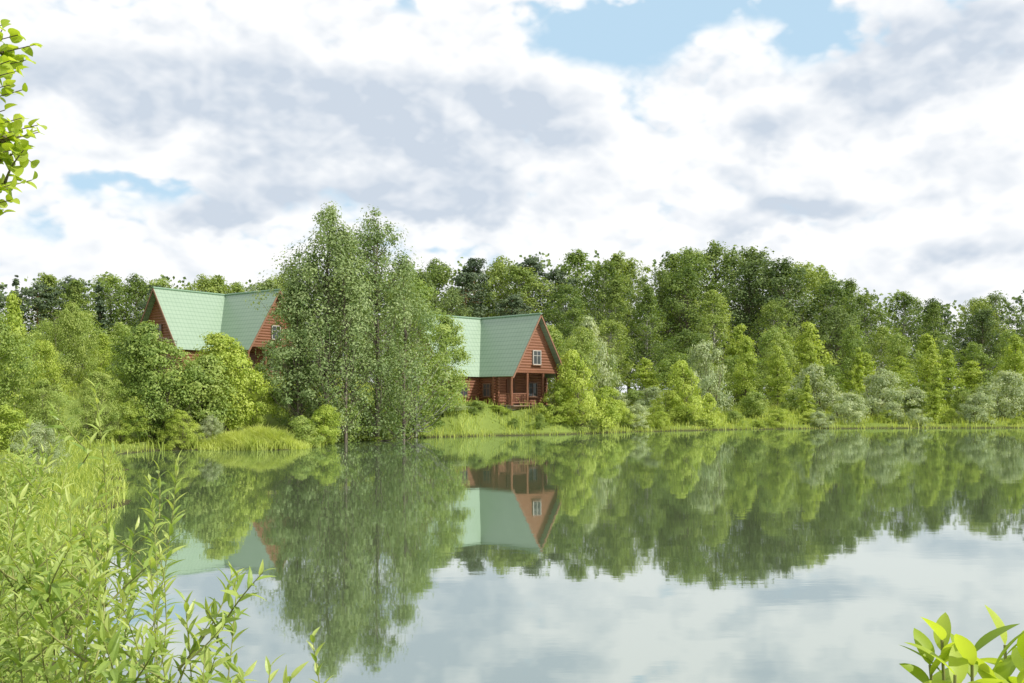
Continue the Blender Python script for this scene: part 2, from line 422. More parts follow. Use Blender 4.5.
while px<1080:
    yy=np.interp(px,*SH)
    k=['round_green','round_grey','yellow','round_green','yellow'][rng.integers(5)]
    hi_=rng.uniform(412,420) if 470<px<545 else rng.uniform(408,421)
    put(k,px,yy+rng.uniform(.0,2.0),hi_,rng.uniform(12,30));px+=rng.uniform(18,38)
px=560.
while px<1080:
    put(['round_grey','round_grey','yellow','cone','round_green','yellow'][rng.integers(6)],px,97+rng.uniform(-1,5)-(6 if px<700 else 0),rng.uniform(385,403),rng.uniform(28,48));px+=rng.uniform(36,60)
for r,(d,a,b,y0,y1) in enumerate([(107,740,1090,364,383),(113,735,1090,344,366),(119,735,1100,322,344)]):
    px=a
    while px<b:
        k=['young','youngd','yellow' if r==0 else 'young','youngd','youngd'][rng.integers(5)]
        dd=d+rng.uniform(-1.5,1.5)
        put(k,px+rng.uniform(-5,5),dd,rng.uniform(y0,y1)-(8 if px<860 else 0),rng.uniform(34,56))
        px+=rng.uniform(34,62) if r==0 else rng.uniform(30,46)
for px in range(575,745,34): put(['youngd','young','youngd'][px%3],px+rng.uniform(-8,8),105+rng.uniform(-2,2),rng.uniform(338,368),rng.uniform(40,60))
for px in range(450,590,34): put('youngd',px+rng.uniform(-8,8),99+rng.uniform(-2,2),rng.uniform(318,340),rng.uniform(44,56))
for px in range(-40,300,40): put('youngd',px+rng.uniform(-8,8),105+rng.uniform(-6,4),rng.uniform(308,330),rng.uniform(50,68))
for k,px,d,ty,w in [('fine',92,48,372,58),('fine',48,42,380,62),('fine',60,62,304,54),('young',14,48,292,50),
  ('fine',-30,42,320,100),('young',100,66,334,40),('fineg',34,27,424,60),
  ('fine',128,62,345,42),('round_grey',300,72,385,60),('round_green',278,64,388,60),
  ('finey',122,49.5,402,44),('finey',36,50,340,56),('finey',182,50,410,42),('fineg',208,51.3,416,28),
  ('finey',255,57,364,50),('yellow',14,36,404,66),('round_green',240,66,345,34)]:
    put(k,px,d,ty,w)

def px_tree(px,d): return wx(px,d),d
def H_at(px,d,ty):
    x,y=px_tree(px,d);return x,y,wz(ty,d)-hz(x,y)
x,y,Ht=H_at(326,58.5,206)
W,L=leaders(21,Ht,[(0,0,1.0,2.9,140),(-1.5,.3,.84,2.4,90),(1.2,-.2,.90,2.4,85)],105,.15,.85,.17)
hero('poplar_tree',x,y,W,L,M_bark,M_silver,'tall silvery green poplar with a ragged pointed top on the bank')
x,y,Ht=H_at(377,60.8,211)
W,L=leaders(64,Ht,[(0,0,1.0,2.8,130),(1.6,.3,.82,2.4,85),(-1.4,-.2,.92,2.4,85)],105,.15,.85,.16)
hero('poplar_tree',x,y,W,L,M_bark,M_silver,'tall silvery green poplar beside its twin at the water')
x,y,Ht=H_at(298,57.6,276)
W,L=gen_tree(36,'broad',Ht,1.9,.07,130,95,.15,clr=.6,bark_r=.09,lobes=.35)
hero('alder_tree',x,y,W,L,M_bark,M_silver,'green alder leaning over the grassy point')
x,y,Ht=H_at(416,66,276)
W,L=gen_tree(37,'broad',Ht,2.9,.06,170,95,.16,clr=.75,bark_r=.10,lobes=.3)
hero('birch_tree',x,y,W,L,M_birch,M_mid,'light green birch with drooping branches beside the log house')
x,y,Ht=H_at(444,69.5,314)
W,L=gen_tree(38,'broad',Ht,1.9,.05,130,95,.15,clr=.62,bark_r=.07,lobes=.3)
hero('birch_tree',x,y,W,L,M_birch,M_mid,'small birch close to the wall of the log house')
x,y,Ht=H_at(160,51,324)
W,L=gen_tree(39,'round',Ht,1.9,.03,190,110,.14,clr=.55,bark_r=.07,multi=3,lobes=.15)
hero('alder_tree',x,y,W,L,M_bark,M_mid,'leafy many-stemmed alder at the edge of the pond')
x,y,Ht=H_at(228,55,334)
W,L=gen_tree(40,'round',Ht,1.6,.03,160,110,.14,clr=.55,bark_r=.05,multi=4,lobes=.25)
hero('willow_tree',x,y,W,L,M_bark,M_yellow,'rounded yellow-green willow in front of the house')
x,y,Ht=H_at(196,53,356)
W,L=gen_tree(41,'round',Ht,1.5,.03,140,110,.14,clr=.55,bark_r=.05,multi=4,lobes=.25)
hero('willow_tree',x,y,W,L,M_bark,M_mid,'low green willow over the waterside grass')

# ---------------------------------------------------------------- grass & reeds
def blades(G,x,y,h,w,rng,lean=.35,t=None):
    n=len(x);z=height(x,y)-.03
    a=rng.uniform(0,6.28,n);b=rng.uniform(0,6.28,n);l=h*rng.uniform(0,lean,n)
    B=np.stack([x,y,z],1);S=np.stack([np.cos(a),np.sin(a),0*a],1)*w[:,None]/2
    D=np.stack([np.cos(b),np.sin(b),0*b],1)
    Mi=B+D*(l*.35)[:,None]+np.stack([0*h,0*h,h*.6],1)
    T=B+D*l[:,None]+np.stack([0*h,0*h,h*(1-.15*rng.random(n))],1)
    V=np.stack([B-S,B+S,Mi+S*.8,Mi-S*.8,T],1).reshape(-1,3)
    k=np.arange(n)[:,None]*5
    G.put(V,{4:k+np.array([[0,1,2,3]]),3:k+np.array([[3,2,4]])},0,np.repeat(rng.random(n) if t is None else t,5))
G=Geo();rng=np.random.default_rng(5)
def scatter(n,x0,x1,y0,y1,s0,s1):
    x=rng.uniform(x0,x1,n);y=rng.uniform(y0,y1,n);s=sdist(x,y);k=(s>s0)&(s<s1);return x[k],y[k],s[k]
def clearh(x,y):
    k=np.ones(len(x),bool)
    for hx,hy,_ in (H1,H2): k&=~((np.abs(x-hx)<5.4)&(np.abs(y-(hy-.5))<4.2))
    return k
def patch_(x,y): return np.clip(.5+.35*np.sin(x*1.1+.5*np.sin(y*.8))+.35*np.sin(x*2.7+y*1.9)+.2*np.sin(x*5.1-y*3.),0,1.3)
x,y,s=scatter(90000,-22,62,44,98,-.15,2.6);pat=patch_(x,y)
h=(.2+.35*rng.random(len(x)))*(.3+1.5*pat);k=clearh(x,y);x,y,h,s,pat=x[k],y[k],h[k],s[k],pat[k]
blades(G,x,y,h,np.full(len(x),.05),rng,.6,t=np.clip(.3+.3*patch_(x*.6+3,y*.6)+.4*rng.random(len(x)),0,1))
x,y,s=scatter(90000,-30,70,60,116,2,30);k=clearh(x,y);x,y=x[k],y[k]
blades(G,x,y,(.2+.4*rng.random(len(x)))*(.5+1.3*patch_(x*.7,y*.7)),np.full(len(x),.06),rng,.6,t=np.clip(.35+.4*patch_(x*.5,y*.5+2)+.4*rng.random(len(x)),0,1))
n=14000;x=np.concatenate([rng.normal(-12.2,.9,n//2),rng.normal(-13.8,1.2,n//2)]);y=rng.normal(50.9,.8,n);s=sdist(x,y);k=(s>-.2);x,y=x[k],y[k]
blades(G,x,y,(.5+.5*rng.random(len(x)))*(.6+.5*patch_(x*1.0,y*1.2))*np.exp(-((x+12.8)/2.6)**2)*1.1,np.full(len(x),.04),rng,1.0,t=np.clip(.4+.4*patch_(x*1.5,y)+.4*rng.random(len(x)),0,1))
x,y,s=scatter(60000,-22,-2,12,48,-.1,4.5)
blades(G,x,y,.10+.25*rng.random(len(x)),np.full(len(x),.022),rng,.9)
x,y,s=scatter(20000,-9,6,-1,14,-.05,6)
blades(G,x,y,.08+.15*rng.random(len(x)),np.full(len(x),.009),rng,.9)
add('bank_grass',G.mesh('bank_grass',[M_grass]),kind='stuff',label='tall green grass and reeds covering the pond banks',category='grass')

# ---------------------------------------------------------------- houses
def wood(name,c1,c2):
    m,nt,out=new_mat(name)
    tc=N_(nt,'ShaderNodeTexCoord').outputs['Object']
    mp=N_(nt,'ShaderNodeMapping');mp.inputs['Scale'].default_value=(1,1,9);nt.links.new(tc,mp.inputs[0])
    nz=NOISE(nt,mp.outputs[0],1.3,4)
    c=MIX(nt,nz,c1,c2)
    p=N_(nt,'ShaderNodeBsdfPrincipled');nt.links.new(c,p.inputs['Base Color']);p.inputs['Roughness'].default_value=.6
    nt.links.new(p.outputs[0],out.inputs[0]);return m
M_log=wood('stained_logs',(.12,.048,.024),(.27,.105,.048))
M_trim=wood('trim_boards',(.17,.08,.045),(.25,.13,.07))
M_deck=wood('deck_boards',(.20,.12,.07),(.30,.19,.11))
m,nt,out=new_mat('green_metal_tiles');M_roof=m
uv=N_(nt,'ShaderNodeUVMap').outputs[0];sp=N_(nt,'ShaderNodeSeparateXYZ');nt.links.new(uv,sp.inputs[0])
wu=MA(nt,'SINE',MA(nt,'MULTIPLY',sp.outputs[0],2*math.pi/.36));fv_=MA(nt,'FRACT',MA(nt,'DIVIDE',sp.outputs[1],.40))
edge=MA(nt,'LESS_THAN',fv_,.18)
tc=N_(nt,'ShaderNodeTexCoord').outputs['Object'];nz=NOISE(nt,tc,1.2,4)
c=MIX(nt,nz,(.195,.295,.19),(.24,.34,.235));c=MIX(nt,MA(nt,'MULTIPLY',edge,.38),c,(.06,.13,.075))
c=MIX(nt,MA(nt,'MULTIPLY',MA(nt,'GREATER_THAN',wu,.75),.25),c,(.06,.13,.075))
p=N_(nt,'ShaderNodeBsdfPrincipled');nt.links.new(c,p.inputs['Base Color']);p.inputs['Roughness'].default_value=.42;p.inputs['Specular IOR Level'].default_value=1.0
nt.links.new(p.outputs[0],out.inputs[0])
def plain(name,col,rough=.5,metal=0):
    m,nt,out=new_mat(name)
    tc=N_(nt,'ShaderNodeTexCoord').outputs['Object'];nz=NOISE(nt,tc,3,4)
    c=MIX(nt,nz,tuple(v*.85 for v in col),tuple(min(1,v*1.15) for v in col))
    p=N_(nt,'ShaderNodeBsdfPrincipled');nt.links.new(c,p.inputs['Base Color']);p.inputs['Roughness'].default_value=rough;p.inputs['Metallic'].default_value=metal
    nt.links.new(p.outputs[0],out.inputs[0]);return m
M_gtrim=plain('green_trim',(.17,.28,.18),.5);M_white=plain('white_paint',(.42,.40,.36),.5);M_brownframe=plain('brown_frame_paint',(.16,.10,.07),.6)
M_glass=plain('window_glass',(.06,.065,.07),.12);M_stone=plain('foundation_stone',(.3,.29,.27),.9)
M_door=plain('door_wood',(.12,.045,.022),.5)

RZ=7.45;EZ=2.55;HW=3.1;RL=6.9;WW=2.75;WL=6.35
slope=(RZ-EZ)/HW
def log_rows(G,p0,p1,z0,z1,nrm,clip=None,logh=.22,amp=.055):
    p0=np.array(p0,float);p1=np.array(p1,float);nrm=np.array(nrm,float)
    n=int(round((z1-z0)/logh*5))+1
    zs=np.linspace(z0,z1,n);V=[]
    for z in zs:
        a,b=(0,1) if clip is None else clip(z)
        o=amp*abs(math.sin(math.pi*((z-z0)/logh)))**.6
        for f in(a,b):
            q=p0+(p1-p0)*f+nrm*o;V.append((q[0],q[1],z))
    Q=[[2*i,2*i+1,2*i+3,2*i+2] for i in range(n-1)]
    G.put(V,{4:Q},0)
def build_house(loc,rot,label):
    e=add('log_house',None,loc=loc,rot=rot,scale=(.96,.96,.965),label=label,category='house',group='log houses by the pond')
    G=Geo();w=WW;wl=WL;rec=1.7
    top=EZ+(HW-w)*slope-.12
    log_rows(G,(w,-w),(wl-rec,-w),.3,top,(0,-1))
    log_rows(G,(w,-wl),(w,-w),.3,top,(1,0))
    log_rows(G,(wl-rec,-w),(wl-rec,w),.3,top,(1,0))
    log_rows(G,(-w,w),(wl-rec,w),.3,top,(0,1));log_rows(G,(-w,-wl),(-w,w),.3,top,(-1,0))
    log_rows(G,(-w,-wl),(w,-wl),.3,top,(0,-1))
    def cl(z):
        hw=min(w,(RZ-.12-z)/slope);return (.5-hw/(2*w),.5+hw/(2*w))
    log_rows(G,(wl,-w),(wl,w),top-.02,RZ-.15,(1,0),cl);log_rows(G,(-w,-wl),(w,-wl),top,RZ-.15,(0,-1),cl)
    G.box((wl-rec/2,0,top-.06),(rec+.1,2*w+.1,.16))
    for (cx,cy) in ((w,-w),(-w,w),(-w,-wl),(w,-wl),(wl-rec,-w),(wl-rec,w)):
        for q in range(10):
            z=.41+q*.22
            G.tube([(cx-.32,cy,z),(cx+.32,cy,z)],.10,8);G.tube([(cx,cy-.32,z+.11),(cx,cy+.32,z+.11)],.10,8)
    add('wall',G.mesh('wall',[M_log]),e)
    G=Geo();G.box((0,-(wl-w)/2,.02),(2*w+.1,wl+w+.1,.58));G.box(((wl+w)/2-.0,0,.018),(wl-w-.11,2*w+.09,.57))
    add('foundation',G.mesh('foundation',[M_stone]),e)
    V=[];UV=[];Fq=[]
    def slab(P,axis):
        P=np.array(P,float);n=len(V)
        nr=np.cross(P[1]-P[0],P[2]-P[0]);nr/=np.linalg.norm(nr);nr=nr if nr[2]>0 else -nr
        for q in P: V.append(q);UV.append((q[axis],(RZ-q[2])*1.18))
        for q in P-nr*.09: V.append(q);UV.append((q[axis],(RZ-q[2])*1.18))
        Fq.append([n,n+1,n+2,n+3]);Fq.append([n+7,n+6,n+5,n+4])
        for a in range(4):
            b=(a+1)%4;Fq.append([n+a,n+4+a,n+4+b,n+b])
    R=RZ;E=EZ;h=HW
    slab([(0,0,R),(RL,0,R),(RL,-h,E),(h,-h,E)],0)
    slab([(-.0,0,R),(RL,0,R),(RL,h,E),(-h,h,E)],0)
    slab([(0,0,R),(0,-RL,R),(h,-RL,E),(h,-h,E)],1)
    slab([(0,0,R),(0,-RL,R),(-h,-RL,E),(-h,h,E)],1)
    ro=add('roof',mesh_np('roof',V,[(Fq,0)],[M_roof],False,None,UV),e)
    G=Geo()
    G.tube([(-.1,0,R+.03),(RL+.03,0,R+.03)],.08,8);G.tube([(0,.1,R+.025),(0,-RL-.03,R+.025)],.08,8)
    add('ridge_cap',G.mesh('ridge_cap',[M_gtrim],True),ro)
    for wing in (0,1):
        G=Geo()
        for s_ in(-1,1):
            a,b=(((RL+.03,0,R),(RL+.03,s_*h,E)) if wing==0 else ((0,-RL-.03,R),(s_*h,-RL-.03,E)))
            a=np.array(a,float);b=np.array(b,float);d=b-a;L_=np.linalg.norm(d);d/=L_
            side=np.array([1.,0,0]) if wing==0 else np.array([0,1.,0])
            up=np.cross(d,side)
            G.box((a+b)/2+np.array([0,0,-.09]),(L_+.12,.05,.12),0,[d,side,up])
        add('barge_board',G.mesh('barge_board',[M_trim]),ro)
    def window(c,nrm,ww,hh,mull=True,fm=None):
        nrm=np.array(nrm,float);side=np.array([-nrm[1],nrm[0],0]);upv=np.array([0,0,1.]);c=np.array(c,float)+nrm*.10
        ax=[side,nrm,upv]
        G=Geo();G.box(c-nrm*.015,(ww,.03,hh),0,ax)
        o=add('window',G.mesh('window',[M_glass]),e)
        G=Geo();b=.07
        for s_ in(-1,1):
            G.box(c+side*s_*(ww/2+b/2),(b,.10,hh+2*b),0,ax);G.box(c+upv*s_*(hh/2+b/2),(ww-.002,.095,b),0,ax)
        if mull: G.box(c+nrm*.01,(.04,.06,hh-.002),0,ax);G.box(c+nrm*.008+upv*hh*.15,(ww-.004,.05,.04),0,ax)
        add('frame',G.mesh('frame',[fm or M_white]),o)
        G=Geo();G.box(c+nrm*.06-upv*(hh/2+b+.03),(ww+.35,.16,.05),0,ax);add('sill',G.mesh('sill',[M_trim]),o)
    window((wl,0,4.05),(1,0,0),.78,1.0);window((0,-wl,4.05),(0,-1,0),.78,1.0,fm=M_brownframe)
    window((0,-wl,1.55),(0,-1,0),1.0,.9,fm=M_brownframe);window((w,-4.6,1.5),(1,0,0),.8,.9,fm=M_brownframe)
    window((wl-rec,1.3,1.55),(1,0,0),.9,1.0,fm=M_brownframe);window((3.7,-w,1.5),(0,-1,0),.7,.9,fm=M_brownframe)
    G=Geo();G.box((wl-rec+.09,-1.2,1.35),(.08,.95,2.0));d=add('door',G.mesh('door',[M_door]),e)
    G=Geo();G.tube([(wl-rec+.17,-.85,1.3),(wl-rec+.17,-.85,1.45)],.02,6);add('handle',G.mesh('handle',[M_glass]),d)
    G=Geo()
    for q in range(13): G.box((wl-rec+.12+q*.155+.05,0,.26),(.145,2*w+.3,.06))
    G.box((wl-rec/2,0,.1),(rec,2*w,.2));add('porch_deck',G.mesh('porch_deck',[M_deck]),e)
    for cy in(-w+.1,-.9,.9,w-.1):
        G=Geo();G.tube([(0,0,.29),(0,0,.6),(0,0,1.2),(0,0,1.8),(0,0,top-.14)],[.12,.095,.12,.095,.12],8)
        add('post',G.mesh('post',[M_log],True),e,loc=(wl-.1,cy,0))
    G=Geo()
    for (a,b) in (((wl-.1,-w+.1),(wl-.1,-.9)),((wl-.1,.9),(wl-.1,w-.1)),((wl-rec+.1,-w+.1),(wl-.1,-w+.1)),((wl-rec+.1,w-.1),(wl-.1,w-.1))):
        a=np.array(a);b=np.array(b)
        for z in(.5,1.2): G.tube([(a[0],a[1],z),(b[0],b[1],z)],.045,6)
        n=max(3,int(np.linalg.norm(b-a)/.17))
        for q in range(1,n):
            c=a+(b-a)*q/n;G.tube([(c[0],c[1],.5),(c[0],c[1],1.2)],.025,5)
    add('railing',G.mesh('railing',[M_log]),e)
    G=Geo()
    for q in range(2): G.box((wl+.35+q*.28,-0.0,.16-q*.12),(.28,1.4,.1))
    add('step',G.mesh('step',[M_deck]),e)
    return e
def copy_thing(o,parent=None):
    c=o.copy();COL.objects.link(c)
    if parent is not None: c.parent=parent
    for ch in list(o.children): copy_thing(ch,c)
    return c
h1=build_house((H1[0],H1[1],H1[2]-.05),math.radians(-45),'brown log house with green tiled roof and covered porch')
h2=copy_thing(h1);h2.location=(H2[0],H2[1],H2[2]-.05);h2.rotation_euler=(0,0,math.radians(-36));h2.scale=(.95,.95,.955)
h2['label']='red-brown log house with green roof half hidden by trees'

# ---------------------------------------------------------------- foreground plants
def leaf_blade(G,B,D,Nn,L,W,rng,t,nseg=5,droop=.25,fold=.25,shape='lance',m=0):
    n=len(B);D=D/np.linalg.norm(D,axis=1)[:,None]
    Nn=Nn-D*np.sum(D*Nn,1)[:,None];Nn/=np.linalg.norm(Nn,axis=1)[:,None]+1e-9
    S=np.cross(D,Nn);u=np.linspace(0,1,nseg+1)
    if shape=='lance': wv=np.sin(math.pi*u**.8)**.9*(1-.15*u)
    elif shape=='round': wv=np.sin(math.pi*np.clip(u**.72,0,1))**.6
    else: wv=np.sin(math.pi*u**.9)**.75
    wv[0]=.06;wv[-1]=.0
    L=np.broadcast_to(L,(n,));W=np.broadcast_to(W,(n,))
    V=[]
    for k,uu in enumerate(u):
        c=B+D*(L*uu)[:,None]-Nn*(L*droop*uu*uu)[:,None]
        o=S*(W*wv[k]/2)[:,None];f=Nn*(W*wv[k]*fold)[:,None]
        V+= [c-o+f,c,c+o+f]
    V=np.stack(V,1).reshape(-1,3);K=3*(nseg+1)
    q=[]
    for k in range(nseg):
        a=3*k;q+=[[a,a+1,a+4,a+3],[a+1,a+2,a+5,a+4]]
    Q=(np.arange(n)[:,None,None]*K+np.array(q)[None]).reshape(-1,4)
    G.put(V,{4:Q},m,np.repeat(np.broadcast_to(t,(n,)),K))
def shoot(W,L,base,tip,rng,r0=.006,leafL=.085,leafW=.016,step=.022,start=.25,curve=.15,shape='lance',nseg=4,spread=.75,droop=.2):
    base=np.array(base,float);tip=np.array(tip,float);n=10;t=np.linspace(0,1,n)
    d=tip-base;ln=np.linalg.norm(d)
    side=rng.normal(size=3);side[2]=-abs(side[2])*.3
    P=base+np.outer(t,d)+np.outer(np.sin(math.pi*t)*ln*curve*.5,side*.6)
    W.tube(P,r0*(1-t)+.0012,5,0,.5)
    m=max(4,int(ln*(1-start)/step));u=np.linspace(start,1.0,m)+rng.normal(0,.004,m);u=np.clip(u,0,1)
    B=np.stack([np.interp(u,t,P[:,q]) for q in range(3)],1)
    T=np.gradient(P,axis=0);T=np.stack([np.interp(u,t,T[:,q]) for q in range(3)],1);T/=np.linalg.norm(T,axis=1)[:,None]
    a=np.arange(m)*2.4+rng.uniform(0,6.28)
    A=np.cross(T,[.3,.2,1.]);A/=np.linalg.norm(A,axis=1)[:,None];Bn=np.cross(T,A)
    R=A*np.cos(a)[:,None]+Bn*np.sin(a)[:,None]
    sp=spread*(1-.6*u**3)
    D=T*(1-sp*.45)[:,None]+R*sp[:,None]+rng.normal(0,.15,(m,3))
    Nn=T*.7-R*.2+np.array([0,0,.6])+rng.normal(0,.35,(m,3))
    s=(.65+.45*np.sin(math.pi*np.clip(u*.9+.05,0,1)))*rng.uniform(.8,1.15,m)
    leaf_blade(L,B,D,Nn,leafL*s,leafW*s,rng,np.clip(rng.random(m)*.6+.4*u,0,1),nseg,droop,.2,shape)
def willow(x,y,tips,rng,label,extra=0,spread=.5,hgt=(1.,1.6),leafL=.095,leafW=.023,step=.019,sub=(4,8)):
    z=hz(x,y);W=Geo();L=Geo()
    T=[np.array([a-x,b-y,c-z]) for a,b,c in tips]
    for k in range(extra):
        a=rng.uniform(0,6.28);r=spread*rng.random()**.6
        T.append(np.array([math.cos(a)*r,math.sin(a)*r,rng.uniform(*hgt)]))
    for tp in T:
        b=np.array([rng.normal(0,.12),rng.normal(0,.12),-.05])
        b[:2]+=tp[:2]*.25
        shoot(W,L,b,tp,rng,r0=.006,start=.25,curve=.25,leafL=leafL*rng.uniform(.85,1.2),leafW=leafW,spread=.85,droop=.3,step=step)
        for q in range(rng.integers(*sub)):
            f=rng.uniform(.35,.9);s=b+(tp-b)*f
            a=rng.uniform(0,6.28);l=rng.uniform(.15,.36)
            shoot(W,L,s,s+np.array([math.cos(a)*.75,math.sin(a)*.75,.7])*l,rng,r0=.003,start=.05,curve=.2,leafL=leafL*.9,leafW=leafW*.95,spread=.85,droop=.3,step=step)
    e=add('willow_shrub',None,loc=(x,y,z),label=label,category='shrub',group='willow shrubs on the near bank')
    add('stem',W.mesh('stem',[M_stem],True),e);add('foliage',L.mesh('foliage',[M_fgwillow]),e)
rng=np.random.default_rng(77)
def tp(px,py,d): return (wx(px,d),d,wz(py,d))
lab='leafy willow shrub with long narrow leaves on the bank'
willow(-1.75,3.5,[tp(20,500,3.4),tp(70,505,3.5),tp(110,545,3.3),tp(45,540,3.2),tp(5,480,3.6),tp(130,590,3.3),tp(90,530,3.4)],rng,lab,extra=15,spread=.65,hgt=(.7,1.25))
willow(-1.25,3.0,[tp(150,560,3.1),tp(185,600,3.0),tp(120,600,2.9),tp(90,570,3.0),tp(238,572,3.2),tp(205,650,2.8),tp(160,640,2.9)],rng,'low willow shrub with arching leafy sprigs over the water',extra=8,spread=.4,hgt=(.6,.95),leafL=.085,leafW=.023,sub=(5,8))
willow(-.95,2.75,[tp(312,636,2.9),tp(270,668,2.7),tp(235,665,2.8),tp(290,680,2.6)],rng,'small willow shoots leaning out over the pond',extra=3,spread=.3,hgt=(.4,.7),leafL=.08,leafW=.022,sub=(2,5))
willow(-2.75,5.4,[tp(95,385,5.3),tp(178,462,5.6),tp(150,505,5.5),tp(60,430,5.2),tp(115,450,5.4),tp(135,530,5.4),tp(150,480,5.4)],rng,'tall upright willow sprays beside the water',extra=10,spread=.5,hgt=(1.0,1.5),leafL=.11,leafW=.029,step=.026)
willow(-3.4,6.4,[tp(30,425,6.3),tp(70,450,6.3)],rng,lab,extra=14,spread=.9,hgt=(.8,1.3),leafL=.11,leafW=.029,step=.026)
willow(-2.6,4.4,[tp(0,510,4.4)],rng,lab,extra=14,spread=.8,hgt=(.7,1.2),leafL=.10,leafW=.027,step=.022)
willow(-4.3,8.4,[],rng,lab,extra=18,spread=.9,hgt=(.7,1.2),leafL=.13,leafW=.036,step=.03)
willow(-5.8,11.0,[],rng,lab,extra=18,spread=1.0,hgt=(.7,1.2),leafL=.14,leafW=.042,step=.035)
willow(-8.0,15.5,[],rng,lab,extra=18,spread=1.2,hgt=(.8,1.4),leafL=.16,leafW=.05,step=.042)
willow(-1.55,2.3,[],rng,lab,extra=14,spread=.55,hgt=(.6,1.0))

W=Geo();L=Geo();x,y=.50,1.02;z=hz(x,y);o=np.array([x,y,z])
for (px,py,d) in [(942,630,1.0),(972,645,.96),(1005,635,1.02),(1032,645,1.0),(955,665,.94),(992,668,.98),(1020,675,.96),(930,655,1.0)]:
    tip=np.array(tp(px,py+10,d))-o
    b=np.array([rng.normal(0,.03),rng.normal(0,.03),0])
    P=b+np.outer(np.linspace(0,1,8),tip-b);W.tube(P,np.linspace(.004,.0015,8),6)
    m=10;a=np.arange(m)*2.4+rng.uniform(0,6)
    u=np.linspace(.93,1,m);B=b+np.outer(u,tip-b)
    el=np.linspace(-.05,1.15,m)+rng.normal(0,.15,m)
    D=np.stack([np.cos(a)*np.cos(el),np.sin(a)*np.cos(el),np.sin(el)],1)
    Nn=np.stack([-np.cos(a)*np.sin(el),-np.sin(a)*np.sin(el),np.cos(el)],1)+rng.normal(0,.4,(m,3))
    leaf_blade(L,B,D,Nn,.055*rng.uniform(.7,1.1,m),.021*rng.uniform(.8,1.15,m),rng,rng.random(m),9,.28,.12,'ell')
e=add('willow_sapling',None,loc=(x,y,z),label='young sapling with bright broad green leaves beside the water',category='plant')
add('stem',W.mesh('stem',[M_stem],True),e);add('foliage',L.mesh('foliage',[M_aspen],True),e)

W=Geo();L=Geo();x,y=-2.7,2.9;z=hz(x,y);o=np.array([x,y,z])
t=np.linspace(0,1,9);P=np.stack([.08*np.sin(t*4),.05*np.sin(t*5),t*6.2-.1],1);W.tube(P,.07*(1-t)+.01,10)
tg=[(34,45,2.7),(38,125,2.65),(32,180,2.6),(12,200,2.7),(40,132,2.7),(12,60,2.5),(5,110,2.6),(8,160,2.7),(18,35,2.7),(-30,120,2.6),(-60,60,2.7),(-10,190,2.9),(22,90,2.6),(18,180,2.7),(2,25,2.6),(15,135,2.6),(26,60,2.7),(22,118,2.7),(10,185,2.55),(10,85,2.7),(28,135,2.6),(6,212,2.7),(20,70,2.6),(12,150,2.6)]
for k,(px,py,d) in enumerate(tg):
    tip=np.array(tp(px,py,d))-o
    h0=tip[2]-.15*np.linalg.norm(tip[:2]);s=np.array([np.interp(h0,P[:,2],P[:,0]),np.interp(h0,P[:,2],P[:,1]),h0])
    shoot(W,L,s,tip,rng,r0=.007,leafL=.042,leafW=.037,step=.020,start=.5,curve=.03,shape='round',nseg=6,spread=1.0,droop=.2)
    for q in range(5):
        f=rng.uniform(.75,.97);b=s+(tip-s)*f;dr=(tip-s)/np.linalg.norm(tip-s)
        e_=b+(dr*.2+rng.normal(0,.35,3))*rng.uniform(.08,.15)
        e_[0]=min(e_[0],wx(38,2.7)-o[0])
        shoot(W,L,b,e_,rng,r0=.003,leafL=.040,leafW=.035,step=.018,start=.2,curve=.12,shape='round',nseg=6,spread=1.0,droop=.2)
for k in range(40):
    a=rng.uniform(1.8,4.5);zz=rng.uniform(3.2,6.2);r=rng.uniform(.4,1.0)
    s=np.array([0.05,0,zz-.3]);shoot(W,L,s,np.array([math.cos(a)*r,math.sin(a)*r,zz+.2]),rng,r0=.01,leafL=.045,leafW=.04,step=.03,start=.2,shape='round',nseg=4,spread=1.)
e=add('aspen_tree',None,loc=(x,y,z),label='young aspen with round bright leaves on the near bank',category='tree')
add('trunk',W.mesh('trunk',[M_bark],True),e);add('crown',L.mesh('crown',[M_aspen],True),e)

# ---------------------------------------------------------------- sky / light
w=bpy.data.worlds.new('World');scene.world=w;w.use_nodes=True;nt=w.node_tree
for n in list(nt.nodes): nt.nodes.remove(n)
SUN_AZ=math.radians(110);SUN_EL=math.radians(42)
sky=N_(nt,'ShaderNodeTexSky',sky_type='NISHITA',sun_disc=False,sun_elevation=SUN_EL,sun_rotation=SUN_AZ)
tc=N_(nt,'ShaderNodeTexCoord').outputs['Generated']
sp=N_(nt,'ShaderNodeSeparateXYZ');nt.links.new(tc,sp.inputs[0])
az=MA(nt,'ARCTAN2',sp.outputs[0],sp.outputs[1]);el=MA(nt,'ARCSINE',sp.outputs[2])
def comb(a,b,c=0.0):
    n=N_(nt,'ShaderNodeCombineXYZ');setin(nt,n,0,a);setin(nt,n,1,b);setin(nt,n,2,c);return n.outputs[0]
base=comb(az,MA(nt,'MULTIPLY',el,1.6))
def vadd(v,w_):
    n=N_(nt,'ShaderNodeVectorMath',operation='ADD');nt.links.new(v,n.inputs[0])
    if isinstance(w_,tuple): n.inputs[1].default_value=w_
    else: nt.links.new(w_,n.inputs[1])
    return n.outputs[0]
low=NOISE(nt,base,4.5,2,.5,'2D')
def billow(v):
    s=None
    for k,(sc,wt) in enumerate([(7.,1.0),(15.,.55),(32.,.32),(68.,.16)]):
        n=MA(nt,'SUBTRACT',NOISE(nt,vadd(v,(k*3.71,k*1.93,0)),sc,0,.5,'2D'),.5)
        a=MA(nt,'SQRT',MA(nt,'MULTIPLY_ADD',n,n,.0010))
        s=MA(nt,'MULTIPLY',a,wt*2) if s is None else MA(nt,'MULTIPLY_ADD',a,wt*2,s)
    return s
bA=billow(base);bB=billow(vadd(base,(.009,.022,0)))
